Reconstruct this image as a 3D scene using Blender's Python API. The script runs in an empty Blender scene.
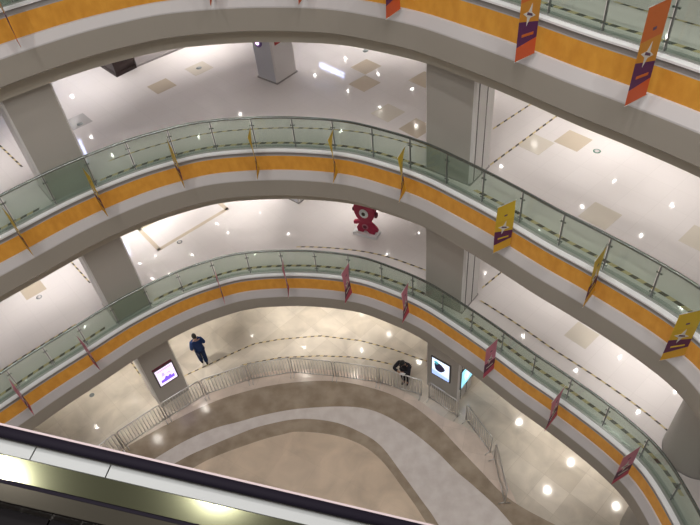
import bpy, bmesh, math, random
from mathutils import Vector, Matrix
random.seed(7)
C = bpy.context.scene.collection
R = math.radians

# ------------------------------------------------------------------ materials
MATS = {}
def mat(name, col=(.8, .8, .8), rough=.5, metal=0., spec=.5, emit=None, es=0., alpha=None):
    if name in MATS: return MATS[name]
    m = bpy.data.materials.new(name); m.use_nodes = True
    b = m.node_tree.nodes['Principled BSDF']
    b.inputs['Base Color'].default_value = (*col, 1)
    b.inputs['Roughness'].default_value = rough
    b.inputs['Metallic'].default_value = metal
    b.inputs['Specular IOR Level'].default_value = spec
    if emit:
        b.inputs['Emission Color'].default_value = (*emit, 1)
        b.inputs['Emission Strength'].default_value = es
    MATS[name] = m
    return m
def noise_mix(m, c1, c2, scale, lo=.35, hi=.65, detail=4., stretch=None, rough=None):
    """mottle the base colour of m between c1 and c2 with a world-space noise"""
    nt = m.node_tree; N = nt.nodes; Lk = nt.links
    b = N['Principled BSDF']
    g = N.new('ShaderNodeNewGeometry'); mp = N.new('ShaderNodeMapping')
    if stretch: mp.inputs['Scale'].default_value = stretch
    nz = N.new('ShaderNodeTexNoise'); nz.inputs['Scale'].default_value = scale; nz.inputs['Detail'].default_value = detail
    cr = N.new('ShaderNodeValToRGB')
    cr.color_ramp.elements[0].position = lo; cr.color_ramp.elements[0].color = (*c1, 1)
    cr.color_ramp.elements[1].position = hi; cr.color_ramp.elements[1].color = (*c2, 1)
    Lk.new(g.outputs['Position'], mp.inputs['Vector']); Lk.new(mp.outputs['Vector'], nz.inputs['Vector'])
    Lk.new(nz.outputs['Fac'], cr.inputs['Fac']); Lk.new(cr.outputs['Color'], b.inputs['Base Color'])
    return cr
def tile_material(name, c1, c2, size, seam, angle, rough, offset=(0, 0), mott=None, spec=.5):
    """polished stone tiles: brick texture without running bond, rotated, in world space"""
    m = mat(name, c1, rough, spec=spec); nt = m.node_tree; N = nt.nodes; Lk = nt.links; b = N['Principled BSDF']
    g = N.new('ShaderNodeNewGeometry'); mp = N.new('ShaderNodeMapping')
    mp.inputs['Rotation'].default_value = (0, 0, angle); mp.inputs['Location'].default_value = (*offset, 0)
    br = N.new('ShaderNodeTexBrick'); br.offset = 0; br.squash = 1
    br.inputs['Color1'].default_value = (*c1, 1); br.inputs['Color2'].default_value = (*c2, 1)
    br.inputs['Mortar'].default_value = (*seam, 1); br.inputs['Scale'].default_value = 1
    br.inputs['Mortar Size'].default_value = .006; br.inputs['Mortar Smooth'].default_value = .1
    br.inputs['Brick Width'].default_value = size; br.inputs['Row Height'].default_value = size
    Lk.new(g.outputs['Position'], mp.inputs['Vector']); Lk.new(mp.outputs['Vector'], br.inputs['Vector'])
    out = br.outputs['Color']
    if mott:
        nz = N.new('ShaderNodeTexNoise'); nz.inputs['Scale'].default_value = mott[0]; nz.inputs['Detail'].default_value = 5
        nz.inputs['Distortion'].default_value = .6
        mr = N.new('ShaderNodeMapRange'); mr.inputs['From Min'].default_value = .3; mr.inputs['From Max'].default_value = .7
        mr.inputs['To Min'].default_value = mott[1]; mr.inputs['To Max'].default_value = mott[2]
        mx = N.new('ShaderNodeVectorMath'); mx.operation = 'SCALE'
        Lk.new(g.outputs['Position'], nz.inputs['Vector']); Lk.new(nz.outputs['Fac'], mr.inputs['Value'])
        Lk.new(out, mx.inputs[0]); Lk.new(mr.outputs['Result'], mx.inputs['Scale']); out = mx.outputs['Vector']
    Lk.new(out, b.inputs['Base Color'])
    return m
GA = R(52.5)
M_tile = tile_material('white_polished_tile', (.80, .755, .74), (.785, .74, .725), .72, (.74, .70, .68), GA, .06, offset=(.08, .16), spec=.45)
M_dia = mat('beige_tile', (.60, .51, .40), .09)
M_dia2 = mat('pale_beige_tile', (.69, .63, .54), .14)
M_grey_tile = mat('grey_tile', (.50, .48, .47), .14)
M_frame_tile = mat('tan_border_tile', (.62, .53, .42), .14)
M_stone = tile_material('cream_stone', (.76, .70, .615), (.66, .60, .515), .95, (.60, .54, .46), R(50), .10, mott=(1.1, .82, 1.12))
M_pink = tile_material('pink_beige_stone', (.78, .67, .59), (.74, .63, .55), .8, (.66, .56, .48), R(20), .2, mott=(1.5, .88, 1.08))
M_brown = mat('brown_stone', (.27, .20, .14), .16); noise_mix(M_brown, (.33, .265, .20), (.46, .38, .295), 1.8)
M_lightband = mat('pale_pink_stone', (.52, .46, .43), .3); noise_mix(M_lightband, (.72, .66, .64), (.82, .77, .75), 2.5)
M_centre = tile_material('tan_stone', (.79, .65, .52), (.75, .615, .485), 1.3, (.71, .58, .455), R(35), .26, mott=(.9, .82, 1.12))
M_fascia = mat('taupe_paint', (.385, .355, .31), .6); M_inner = mat('inner_fascia_lightened', (.60, .56, .48), .6)  # inner fascia colour lightened to make up for its shade
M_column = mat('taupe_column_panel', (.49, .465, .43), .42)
M_colside = mat('column_side_lit', (.84, .82, .81), .4)  # light from the floor lamps put into the side colour
M_lip = mat('light_grey_metal_panel', (.56, .54, .545), .4)
M_ledge = mat('white_ledge', (.90, .90, .92), .35)
M_gap = mat('shadow_gap_metal', (.36, .34, .33), .5)
M_channel = mat('glass_channel_metal', (.45, .46, .44), .35, .6)
M_ceil = mat('white_ceiling', (.80, .79, .77), .7)
M_wall = mat('pale_shop_wall', (.62, .58, .58), .5)
M_dark = mat('dark_wood', (.035, .018, .016), .4)
M_steel = mat('brushed_steel', (.74, .72, .70), .28, .8)
M_rail = mat('handrail_steel', (.26, .29, .27), .25, .9)
M_post = mat('post_steel', (.22, .24, .23), .35, .8)
M_yel = mat('tape_yellow', (.62, .50, .26), .5)
M_blk = mat('tape_black', (.06, .045, .03), .5)
M_navy = mat('navy_cloth', (.012, .04, .15), .85); M_navy2 = mat('dark_navy_cloth', (.008, .024, .085), .85)
M_black = mat('black_cloth', (.012, .012, .020), .85)
M_hair = mat('black_hair', (.01, .009, .009), .6)
M_skin = mat('skin', (.42, .24, .16), .55)
M_shoe = mat('black_shoe', (.015, .014, .014), .5)
M_white = mat('white_plastic', (.85, .85, .86), .4)
M_crim = mat('crimson_foam', (.45, .02, .07), .5)
M_dcrim = mat('dark_crimson_foam', (.14, .01, .03), .5)
M_trim = mat('stainless_lamp_trim', (.7, .7, .7), .3, .8)
M_lens = mat('lit_lamp_lens', (.9, .9, .9), .3, emit=(1, .96, .90), es=90)
M_rubber = mat('black_rubber', (.010, .008, .014), .6, spec=.06)
M_screenframe = mat('dark_frame', (.10, .095, .09), .4)

# amber band under the ledge, its emission standing in for cove light
M_amber = mat('amber_cove_glow_band', (.50, .22, .03), .45)
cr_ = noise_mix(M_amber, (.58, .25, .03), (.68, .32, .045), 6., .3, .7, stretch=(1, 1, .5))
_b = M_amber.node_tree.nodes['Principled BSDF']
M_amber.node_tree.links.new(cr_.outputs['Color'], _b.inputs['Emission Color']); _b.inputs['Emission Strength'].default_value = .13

# greenish balustrade glass: tinted see-through with a mirror film
def glass_material():
    m = bpy.data.materials.new('green_glass'); m.use_nodes = True; nt = m.node_tree; N = nt.nodes; N.clear()
    o = N.new('ShaderNodeOutputMaterial'); t = N.new('ShaderNodeBsdfTransparent'); t.inputs[0].default_value = (.86, .915, .87, 1)
    g = N.new('ShaderNodeBsdfGlossy'); g.inputs['Roughness'].default_value = .03; g.inputs[0].default_value = (.9, .95, .9, 1)
    d = N.new('ShaderNodeBsdfDiffuse'); d.inputs[0].default_value = (.42, .60, .52, 1)
    lw0 = N.new('ShaderNodeLayerWeight'); lw0.inputs['Blend'].default_value = .5
    pw = N.new('ShaderNodeMath'); pw.operation = 'POWER'; pw.inputs[1].default_value = 5; lw = N.new('ShaderNodeMath'); lw.operation = 'MULTIPLY_ADD'; lw.inputs[1].default_value = .9; lw.inputs[2].default_value = .04
    mx = N.new('ShaderNodeMixShader'); m2 = N.new('ShaderNodeMixShader'); m2.inputs[0].default_value = .06
    L = nt.links; L.new(lw0.outputs['Facing'], pw.inputs[0]); L.new(pw.outputs[0], lw.inputs[0])
    L.new(t.outputs[0], m2.inputs[1]); L.new(d.outputs[0], m2.inputs[2])
    L.new(lw.outputs[0], mx.inputs[0]); L.new(m2.outputs[0], mx.inputs[1]); L.new(g.outputs[0], mx.inputs[2]); L.new(mx.outputs[0], o.inputs[0])
    return m
M_glass = glass_material()

# ------------------------------------------------------------------ mesh helpers
class MB:
    def __init__(s): s.v = []; s.f = []; s.mi = []; s.sm = []
    def add(s, verts, faces, mi=0, smooth=False):
        o = len(s.v); s.v += [tuple(v) for v in verts]
        for f in faces: s.f.append([i + o for i in f]); s.mi.append(mi); s.sm.append(smooth)
    def prism(s, poly, z0, z1, mi=0):
        n = len(poly)
        a = sum(poly[i][0] * poly[(i + 1) % n][1] - poly[(i + 1) % n][0] * poly[i][1] for i in range(n))
        if a < 0: poly = list(reversed(poly))
        s.add([(x, y, z0) for x, y in poly] + [(x, y, z1) for x, y in poly],
              [list(range(n))[::-1], list(range(n, 2 * n))] + [[i, (i + 1) % n, n + (i + 1) % n, n + i] for i in range(n)], mi)
    def box(s, c, dx, dy, dz, ang=0, mi=0):
        """box centred at c, half-open sizes dx dy dz, turned about z"""
        ca, sa = math.cos(ang), math.sin(ang)
        p = [(c[0] + x * ca - y * sa, c[1] + x * sa + y * ca) for x, y in ((-dx/2, -dy/2), (dx/2, -dy/2), (dx/2, dy/2), (-dx/2, dy/2))]
        s.prism(p, c[2] - dz/2, c[2] + dz/2, mi)
    def tube(s, pts, r, n=8, mi=0, caps=True):
        pts = [Vector(p) for p in pts]; rings = []; m = len(pts)
        rr = r if isinstance(r, (list, tuple)) else [r] * m
        t0 = (pts[1] - pts[0]).normalized(); up = Vector((0, 0, 1)) if abs(t0.z) < .9 else Vector((1, 0, 0))
        u = t0.cross(up).normalized()
        V = []
        for i in range(m):
            t = (pts[min(i + 1, m - 1)] - pts[max(i - 1, 0)]).normalized()
            u = (u - t * u.dot(t)).normalized(); w = t.cross(u)
            for k in range(n):
                a = 2 * math.pi * k / n; V.append(pts[i] + (u * math.cos(a) + w * math.sin(a)) * rr[i])
        F = [[i * n + k, i * n + (k + 1) % n, (i + 1) * n + (k + 1) % n, (i + 1) * n + k] for i in range(m - 1) for k in range(n)]
        if caps: F += [list(range(n))[::-1], [(m - 1) * n + k for k in range(n)]]
        s.add(V, F, mi, True)
    def build(s, name, mats, parent=None, world=True):
        me = bpy.data.meshes.new(name); me.from_pydata(s.v, [], s.f)
        for mm in (mats if isinstance(mats, (list, tuple)) else [mats]): me.materials.append(mm)
        for p, i, sm in zip(me.polygons, s.mi, s.sm): p.material_index = i; p.use_smooth = sm
        me.update()
        o = bpy.data.objects.new(name, me); C.objects.link(o)
        if parent:
            o.parent = parent
            if world: o.matrix_parent_inverse = parent.matrix_basis.inverted()
        return o
def tag(o, label=None, cat=None, group=None, kind=None):
    if label: o['label'] = label
    if cat: o['category'] = cat
    if group: o['group'] = group
    if kind: o['kind'] = kind
    return o
def empty(name, loc, rz=0, **k):
    o = bpy.data.objects.new(name, None); o.empty_display_size = .2; C.objects.link(o); o.location = loc; o.rotation_euler = (0, 0, rz)
    return tag(o, **k)
def struct(name, mb, m): return tag(mb.build(name, m), kind='structure')
def copy_tree(o, parent=None):
    c = o.copy(); C.objects.link(c)
    if parent: c.parent = parent
    for ch in [x for x in bpy.data.objects if x.parent == o]: copy_tree(ch, c)
    return c

# ------------------------------------------------------------------ edge of the atrium in plan
CP = [(-16,6.3),(-13,9),(-10.5,11.05),(-9.5,11.9),(-8.4,12.75),(-7.1,13.75),(-5.7,14.55),(-4.6,14.95),(-3.6,15.15),(-2.3,15.08),(-1.1,14.85),(.2,14.4),(1.2,13.75),(2.05,13.05),(2.8,12.2),(3.6,11.2),(4.4,10.1),(5.0,9.35),(5.6,8.55),(6.1,7.8),(6.5,7.0),(6.68,6.0),(6.75,4.5),(6.75,2),(6.75,-1)]
def spline(P, n=10):
    P = [Vector(p) for p in P]; P = [2*P[0]-P[1]] + P + [2*P[-1]-P[-2]]; o = []
    for i in range(1, len(P) - 2):
        a, b, c, d = P[i-1:i+3]
        for k in range(n):
            t = k / n; o.append(.5 * (2*b + (c-a)*t + (2*a-5*b+4*c-d)*t*t + (3*b-a-3*c+d)*t**3))
    o.append(P[-2]); return o
S = spline(CP); ARC = [0]
for a, b in zip(S, S[1:]): ARC.append(ARC[-1] + (b - a).length)
NRM = []
for i in range(len(S)):
    # averaged over a window so that offsets stay smooth
    d = S[min(i + 5, len(S) - 1)] - S[max(i - 5, 0)]; NRM.append(Vector((-d.y, d.x)).normalized())
def E(s, off=0.):
    s = max(0, min(ARC[-1] - 1e-6, s)); lo, hi = 0, len(ARC) - 1
    while hi - lo > 1:
        m = (lo + hi) // 2
        if ARC[m] <= s: lo = m
        else: hi = m
    t = (s - ARC[lo]) / (ARC[hi] - ARC[lo])
    p = S[lo].lerp(S[hi], t); n = NRM[lo].lerp(NRM[hi], t).normalized()
    return p + n * off
def NN(s): return (E(s, 1) - E(s, 0)).normalized()
def sweep(prof, s0=0., s1=None, step=.25, closed=False, mb=None, mi=0, smooth=True, z=0.):
    """sweep a profile of (offset, height) along the atrium edge"""
    s1 = ARC[-1] if s1 is None else s1; n = max(2, int((s1 - s0) / step) + 1); mb = mb or MB(); V = []; k = len(prof)
    for i in range(n):
        s = s0 + (s1 - s0) * i / (n - 1)
        for off, h in prof: p = E(s, off); V.append((p.x, p.y, z + h))
    F = []; m = k if closed else k - 1
    for i in range(n - 1):
        for j in range(m):
            F.append([i*k + j, (i+1)*k + j, (i+1)*k + (j+1) % k, i*k + (j+1) % k])
    if closed: F += [list(range(k)), [(n-1)*k + j for j in range(k)][::-1]]
    mb.add(V, F, mi, smooth); return mb

# ------------------------------------------------------------------ the storeys
G0, FC, FB, FA, FZ = 0., 5., 10., 15., 20.
GRID = R(-52.5)
def tile(mb, cx, cy, z, mi, size=.72, a=GRID): mb.box((cx, cy, z + .001), size, size, .004, a, mi)
ntrim = [0]
def trim(mb, m):
    ntrim[0] += 1; return struct('trim_%d' % ntrim[0], mb, m)
for F, nm in ((FC, 'c'), (FB, 'b'), (FA, 'a'), (FZ, 'z')):
    mb = sweep([(.16, 0), (13, 0)], z=F, smooth=False)
    if nm == 'b':
        for c in ((-5.5, 19.65), (1.25, 19.38), (1.10, 18.33), (2.32, 15.54), (6.34, 14.10), (2.98, 18.15)): tile(mb, *c, F, 1)
        for c in ((-4.34, 20.57), (5.33, 14.15), (5.98, 11.06), (7.85, 9.9), (1.62, 16.5)): tile(mb, *c, F, 2)
        tile(mb, -7.95, 18.0, F, 3)
    if nm == 'c':
        for c in ((-10.95, 15.95),): tile(mb, *c, F, 1)
        tile(mb, 6.52, 11.37, F, 2)
        # tan border strips laid round a rectangle
        a, b, c = Vector((-7.62, 18.45)), Vector((-6.74, 17.23)), Vector((-4.4, 19.06)); d = a + (c - b)
        for p, q in ((a, b), (b, c), (c, d), (d, a)):
            m_ = (p + q) / 2; v = q - p; mb.box((m_.x, m_.y, F + .001), v.length + .14, .15, .004, math.atan2(v.y, v.x), 4)
    if nm == 'a':
        tile(mb, 7.2, 12.9, F, 2); tile(mb, -8.5, 17.5, F, 1)
    struct('floor', mb, [M_tile, M_dia, M_dia2, M_grey_tile, M_frame_tile])
    # slab edge, from the balustrade base down to the soffit
    trim(sweep([(.0, .11), (.0, .15), (.13, .15), (.13, .10)], z=F, smooth=False), M_ledge)
    trim(sweep([(.13, .0), (.13, .165), (.30, .165), (.30, .0)], z=F, smooth=False), M_channel)
    trim(sweep([(.0, .11), (.05, .11), (.05, -.01), (.02, -.02)], z=F, smooth=False), M_gap)
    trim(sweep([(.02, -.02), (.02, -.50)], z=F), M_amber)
    trim(sweep([(.02, -.50), (-.02, -.51), (-.16, -.71), (-.165, -.74)], z=F, smooth=False), M_lip)
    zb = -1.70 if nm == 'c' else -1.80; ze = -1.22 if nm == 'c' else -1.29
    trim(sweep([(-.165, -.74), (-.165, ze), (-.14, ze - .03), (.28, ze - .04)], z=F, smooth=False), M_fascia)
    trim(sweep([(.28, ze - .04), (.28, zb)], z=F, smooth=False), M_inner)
    struct('ceiling', sweep([(.28, zb), (13, zb)], z=F, smooth=False), M_ceil)
    struct('wall_back', sweep([(13, -5 if nm != 'z' else -5), (13, -1.8)], z=F, smooth=False), M_wall)

# ground floor: cream stone with curved bands laid in
mb = MB(); mb.prism([(-32, -12), (22, -12), (22, 32), (-32, 32)], -.2, 0, 0)
def inlay(curve, top, mi, close):
    P = [tuple(p) for p in spline(curve, 6)] + close
    bm = bmesh.new(); vs = [bm.verts.new((x, y, top)) for x, y in P]; f = bm.faces.new(vs)
    if f.normal.z < 0: f.normal_flip()
    r = bmesh.ops.triangulate(bm, faces=[f]); bm.verts.index_update()
    mb.add([v.co[:] for v in bm.verts], [[v.index for v in t.verts] for t in bm.faces], mi); bm.free()
ring = [tuple(E(s, -.12)) for s in [1, 3, 5, 7, 9, 11, 13, 15, 17, 19, 21, 22.6]] + [(3.55, 11.5), (4.1, 10.4), (4.35, 9.2), (4.6, 7.5), (4.9, 5)]
inlay(ring, .002, 1, [(4.9, -3), (-15, -3)])
inlay([(-12.5,9.3),(-10.5,11.2),(-8.81,12.4),(-7.47,13.14),(-5.98,13.83),(-4.71,14.19),(-3.15,14.39),(-1.16,14.25),(.46,13.64),(1.52,12.92),(2.36,11.95),(2.91,11.04),(3.52,10.03),(4.18,9.0),(5.33,8.03),(7.5,6.6),(10,5.4)], .004, 2, [(10, -3), (-12.5, -3)])
inlay([(-11.3,9),(-9.2,10.9),(-7.61,11.86),(-6.64,12.4),(-5.66,12.77),(-4.66,12.95),(-3.78,13.11),(-2.5,13.2),(-.73,13.06),(.35,12.69),(1.37,11.86),(2.19,10.9),(2.72,10.1),(3.2,9.5),(3.9,8.5),(4.4,7.2),(4.8,4)], .006, 3, [(4.8, -3), (-11.3, -3)])
inlay([(-10.5,8.8),(-8.5,10.6),(-6.8,11.62),(-5.84,12.03),(-4.64,12.45),(-3.78,12.67),(-2.51,12.77),(-1.27,12.49),(-.34,11.96),(.34,11.32),(.9,10.28),(1.44,9.21),(1.78,8.5),(2.3,7),(2.6,4)], .008, 2, [(2.6, -3), (-10.5, -3)])
inlay([(-9.8,8.4),(-7.9,10.3),(-6.25,11.3),(-5.32,11.7),(-3.91,12.08),(-3.19,12.2),(-2.52,12.25),(-1.3,11.96),(-.38,11.48),(.28,10.8),(.83,9.81),(1.36,8.72),(1.9,7.2),(2.2,4)], .010, 4, [(2.2, -3), (-9.8, -3)])
struct('floor', mb, [M_stone, M_pink, M_brown, M_lightband, M_centre])

# small shop wall with dark skirting standing on the second balcony floor
mb = MB(); w0, w1 = Vector((-6.56, 21.19)), Vector((-3.6, 23.25)); wd = (w1 - w0).normalized(); wn = Vector((-wd.y, wd.x))
mb.prism([tuple(w0), tuple(w1), tuple(w1 + wn*.3), tuple(w0 + wn*.3)], FB, FB + 3.19, 0)
mb.prism([tuple(w0 - wn*.02), tuple(w1 - wn*.02), tuple(w1), tuple(w0)], FB, FB + .06, 1)
struct('wall_left', mb, [M_wall, M_gap])
# dark wooden shop pillar at the end of that wall
t = empty('shop_pillar', (-7.25, 21.38, FB), label='dark brown wooden shopfront pillar at the end of a pale wall, upper left', cat='pillar')
pp = [(-7.93, 21.58), (-7.16, 20.63), (-6.58, 21.15), (-7.33, 22.1)]
mb = MB(); mb.prism(pp, FB + .12, FB + 3.18); mb.build('wood_panel', M_dark, t)
ppc = Vector((-7.25, 21.37)); mb = MB(); mb.prism([tuple(ppc + (Vector(p) - ppc) * 1.04) for p in pp], FB, FB + .12); mb.build('plinth', M_dark, t)

# ------------------------------------------------------------------ columns
def column(base, front0, front1, depth, height, grooves, label, side_first, plinth=True, mats=None):
    a, b = Vector(front0), Vector(front1); u = (b - a).normalized(); v = Vector((-u.y, u.x)); k = .05
    t = empty('column', (*( (a + b)/2 + v*depth/2), base), label=label, cat='column', group='rectangular atrium columns')
    q = [a + u*k, b - u*k, b + v*k, b + v*(depth-k), b - u*k + v*depth, a + u*k + v*depth, a + v*(depth-k), a + v*k]
    mb = MB(); n = 8; mb.prism([tuple(p) for p in q], base, base + height)
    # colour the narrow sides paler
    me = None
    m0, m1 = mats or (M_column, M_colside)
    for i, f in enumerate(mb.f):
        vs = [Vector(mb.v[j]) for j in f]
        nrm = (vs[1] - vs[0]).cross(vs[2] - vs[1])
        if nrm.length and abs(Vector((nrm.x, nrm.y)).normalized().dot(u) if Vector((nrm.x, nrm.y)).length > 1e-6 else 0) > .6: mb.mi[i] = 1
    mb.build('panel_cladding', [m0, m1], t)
    for g in grooves:
        mb = MB(); c = b + v*g + u*.001; mb.box((c.x, c.y, base + height/2), .012, .035, height - .02, math.atan2(u.y, u.x)); mb.build('panel_joint', M_screenframe, t)
    if plinth and base > 1:
        mb = MB(); e = .012; q2 = [a - u*e - v*e, b + u*e - v*e, b + u*e + v*(depth+e), a - u*e + v*(depth+e)]
        mb.prism([tuple(p) for p in q2], base, base + .05); mb.build('skirting', M_gap, t)
    mb = MB(); e = .02; q3 = [a - u*e - v*e, b + u*e - v*e, b + u*e + v*(depth+e), a - u*e + v*(depth+e)]
    mb.prism([tuple(p) for p in q3], base + height - .035, base + height - .005); mb.build('top_joint', M_screenframe, t)
    return t, a, b, u, v
LV = ((FA, 'on the topmost visible balcony'), (FB, 'on the upper shopping floor'), (FC, 'on the lower shopping floor'), (G0, 'on the ground floor'))
cols = {}
for z, w in LV:
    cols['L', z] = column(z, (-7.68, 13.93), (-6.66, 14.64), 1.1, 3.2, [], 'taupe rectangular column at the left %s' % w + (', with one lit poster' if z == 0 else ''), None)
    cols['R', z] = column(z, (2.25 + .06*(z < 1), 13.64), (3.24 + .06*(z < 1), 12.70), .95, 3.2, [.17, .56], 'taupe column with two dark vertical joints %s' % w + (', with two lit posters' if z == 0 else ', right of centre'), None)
for z, w in ((FB, 'upper'), (FC, 'lower')):
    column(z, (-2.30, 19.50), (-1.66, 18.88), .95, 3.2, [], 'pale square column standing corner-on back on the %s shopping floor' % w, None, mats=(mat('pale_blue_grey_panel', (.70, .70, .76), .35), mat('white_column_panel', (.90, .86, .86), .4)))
cb = cols['L', G0][1:]
t = empty('lit_badge', (-1.98, 19.19, FB + 1.32), label='small glowing violet round sign on the left face of the pale back column', cat='sign')
u_ = (Vector((-1.66, 18.88)) - Vector((-2.30, 19.50))).normalized(); n_ = Vector((u_.y, -u_.x))
c_ = Vector((-2.30, 19.50)) + u_*.34
mb = MB(); mb.tube([(c_.x + n_.x*.004, c_.y + n_.y*.004, FB + 1.32), (c_.x + n_.x*.05, c_.y + n_.y*.05, FB + 1.32)], .17, 20); mb.build('badge_rim', mat('violet_badge', (.25, .15, .45), .4), t)
mb = MB(); mb.tube([(c_.x + n_.x*.051, c_.y + n_.y*.051, FB + 1.32), (c_.x + n_.x*.06, c_.y + n_.y*.06, FB + 1.32)], .09, 20); mb.build('badge_light', mat('violet_glow', (.8, .6, 1), .4, emit=(.85, .6, 1), es=2), t)
v_ = Vector((-u_.y, u_.x)); c_ = Vector((-1.66, 18.88)) + v_*.42
mb = MB(); a_ = math.atan2(v_.y, v_.x); mb.box((c_.x + u_.x*.012, c_.y + u_.y*.012, FB + 1.62), .52, .02, .70, a_)
tag(mb.build('wall_notice', mat('red_notice', (.55, .05, .05), .5)), 'red notice high on the right face of the pale back column', 'notice')
for z, w in ((FC, 'lower shopping floor'), (G0, 'ground floor')):
    t = empty('round_column', (8.0, 7.4, z), label='large round taupe column at the right edge of the %s' % w, cat='column')
    mb = MB(); mb.tube([(8.0, 7.4, z), (8.0, 7.4, z + 3.2)], .73, 48, caps=False); mb.build('column_shaft', M_column, t)
    mb = MB(); mb.tube([(8.0, 7.4, z), (8.0, 7.4, z + .05)], .74, 48, caps=False); mb.build('skirting', M_gap, t)

# ------------------------------------------------------------------ glass balustrades
def balustrade(z, label):
    t = empty('glass_balustrade', (*E(18, .2), z), label=label, cat='railing', group='curved glass balustrades')
    s0 = 14.57 - 9*1.1; ss = [s0 + 1.1*k for k in range(25)]
    mb = MB(); pts = [(*E(s, .2), z + 1.10) for s in [s0 - .3 + .2*i for i in range(int((ss[-1] - s0 + .6)/.2) + 1)]]
    mb.tube(pts, .038, 10); mb.build('handrail', M_rail, t)
    for i, s in enumerate(ss):
        p = E(s, .21); n = NN(s); a = math.atan2(n.y, n.x)
        mb = MB(); mb.box((p.x, p.y, z + .60), .045, .022, .92, a); po = mb.build('post', M_post, t)
        for h in (.86, .30):
            mb = MB(); mb.box((p.x, p.y, z + h), .02, .11, .018, a)
            for sg in (-1, 1): mb.box((p.x - sg*.05*n.y, p.y + sg*.05*n.x, z + h), .03, .03, .03, a)
            mb.build('clamp', M_post, po)
        if i < len(ss) - 1:
            mb = MB(); q = [s + .03 + (ss[i+1] - s - .06)*j/4 for j in range(5)]
            mb.prism([tuple(E(x, .185)) for x in q] + [tuple(E(x, .197)) for x in q[::-1]], z + .16, z + 1.05)
            mb.build('glass_panel', M_glass, t)
balustrade(FA, 'curved glass balustrade of the topmost visible balcony, behind the orange-red banners')
balustrade(FB, 'curved glass balustrade of the middle balcony, behind the yellow banners')
balustrade(FC, 'curved glass balustrade of the lowest balcony, behind the pink banners')

# ------------------------------------------------------------------ hazard tape stuck to the floors
def tape(pts, z, label, period=.30, w=.05, group=None):
    P = [Vector(p) for p in pts]; acc = [0]
    for a, b in zip(P, P[1:]): acc.append(acc[-1] + (b - a).length)
    def at(s):
        for i in range(len(P) - 1):
            if s <= acc[i+1] + 1e-9: return P[i].lerp(P[i+1], (s - acc[i]) / (acc[i+1] - acc[i])), (P[i+1] - P[i]).normalized()
        return P[-1], (P[-1] - P[-2]).normalized()
    mb = MB(); n = max(2, int(acc[-1] / (period/2)))
    for i in range(n):
        a, ta = at(acc[-1]*i/n); b, tb = at(acc[-1]*(i+1)/n); na = Vector((-ta.y, ta.x))*w/2; nb = Vector((-tb.y, tb.x))*w/2
        sk = ta*.025
        q = [a - na - sk, b - nb - sk, b + nb + sk, a + na + sk]
        mb.prism([tuple(p) for p in q], z + .0005, z + .0035, i % 2)
    o = mb.build('hazard_tape', [M_yel, M_blk]); return tag(o, label, 'tape', group)
def run(off, s0, s1): n = int((s1 - s0)/.15) + 2; return [tuple(E(s0 + (s1-s0)*i/(n-1), off)) for i in range(n)]
for z, w, sL, sC in ((FA, 'topmost balcony', .80, 1.63), (FB, 'middle balcony', .61, 1.40), (FC, 'lowest balcony', .60, 1.52)):
    tape(run(sL, 5, 10.9), z, 'black and yellow tape at the %s glass foot, left of the left column' % w, w=.09, period=.34)
    tape(run(sL, 12.55, 22.0), z, 'black and yellow tape at the %s glass foot, between the columns' % w, w=.09, period=.34)
    tape(run(sL, 22.85, 30.2 if z > FC else 29.9), z, 'black and yellow tape at the %s glass foot, right of the right column' % w, w=.09, period=.34)
    if z == FA: tape(run(sC, 24.9, 30), z, 'black and yellow tape on the floor further in on the topmost balcony, upper right')
    if z == FB:
        tape(run(1.62, 5, 10.4), z, 'black and yellow tape further in on the middle balcony, left of the left column')
        tape(run(1.36, 13.0, 21.9), z, 'black and yellow tape further in on the middle balcony, between the two columns')
        tape(run(1.50, 28.3, 31.0), z, 'black and yellow tape further in on the middle balcony, right edge')
        tape([(4.4, 15.07), (5.9, 16.2)], z, 'short black and yellow tape running inward from the right column, upper of two')
        tape([(3.94, 13.46), (6.6, 15.6)], z, 'black and yellow tape running inward from the right column, lower of two')
        tape([(-10.6, 17.75), (-9.08, 15.87)], z, 'black and yellow tape running inward beside the left column, upper shopping floor')
    if z == FC:
        tape(run(1.46, 5, 10.3), z, 'black and yellow tape further in on the lowest balcony, left of the left column')
        tape(run(1.52, 17.0, 22.2), z, 'black and yellow tape further in on the lowest balcony, between the two columns')
        tape(run(1.46, 22.75, 29.6), z, 'black and yellow tape further in on the lowest balcony, right of the right column')
        tape([(4.09, 13.65), (5.2, 14.5)], z, 'short black and yellow tape running inward from the right column, lower shopping floor')
        tape([(-10.1, 17.4), (-8.96, 15.93)], z, 'short black and yellow tape running inward beside the left column, lower shopping floor')
tape([(-6.96,15.28),(-5.97,15.72),(-5.19,16.08),(-4.24,16.48),(-3.18,16.56),(-1.54,16.5),(.04,16.03),(1.25,15.43),(2.26,14.8),(2.62,14.61)], 0, 'black and yellow tape on the ground floor passing the feet of the person in navy')
tape([(-6.07,14.97),(-4.61,15.50),(-3.18,15.64),(-1.6,15.5),(-.42,15.28),(.34,15.05),(1.16,14.7)], 0, 'black and yellow tape on the ground floor just behind the steel barriers')
tape([(-9.3, 16.4), (-8.69, 15.52)], 0, 'short black and yellow tape on the ground floor left of the poster column')

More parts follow.
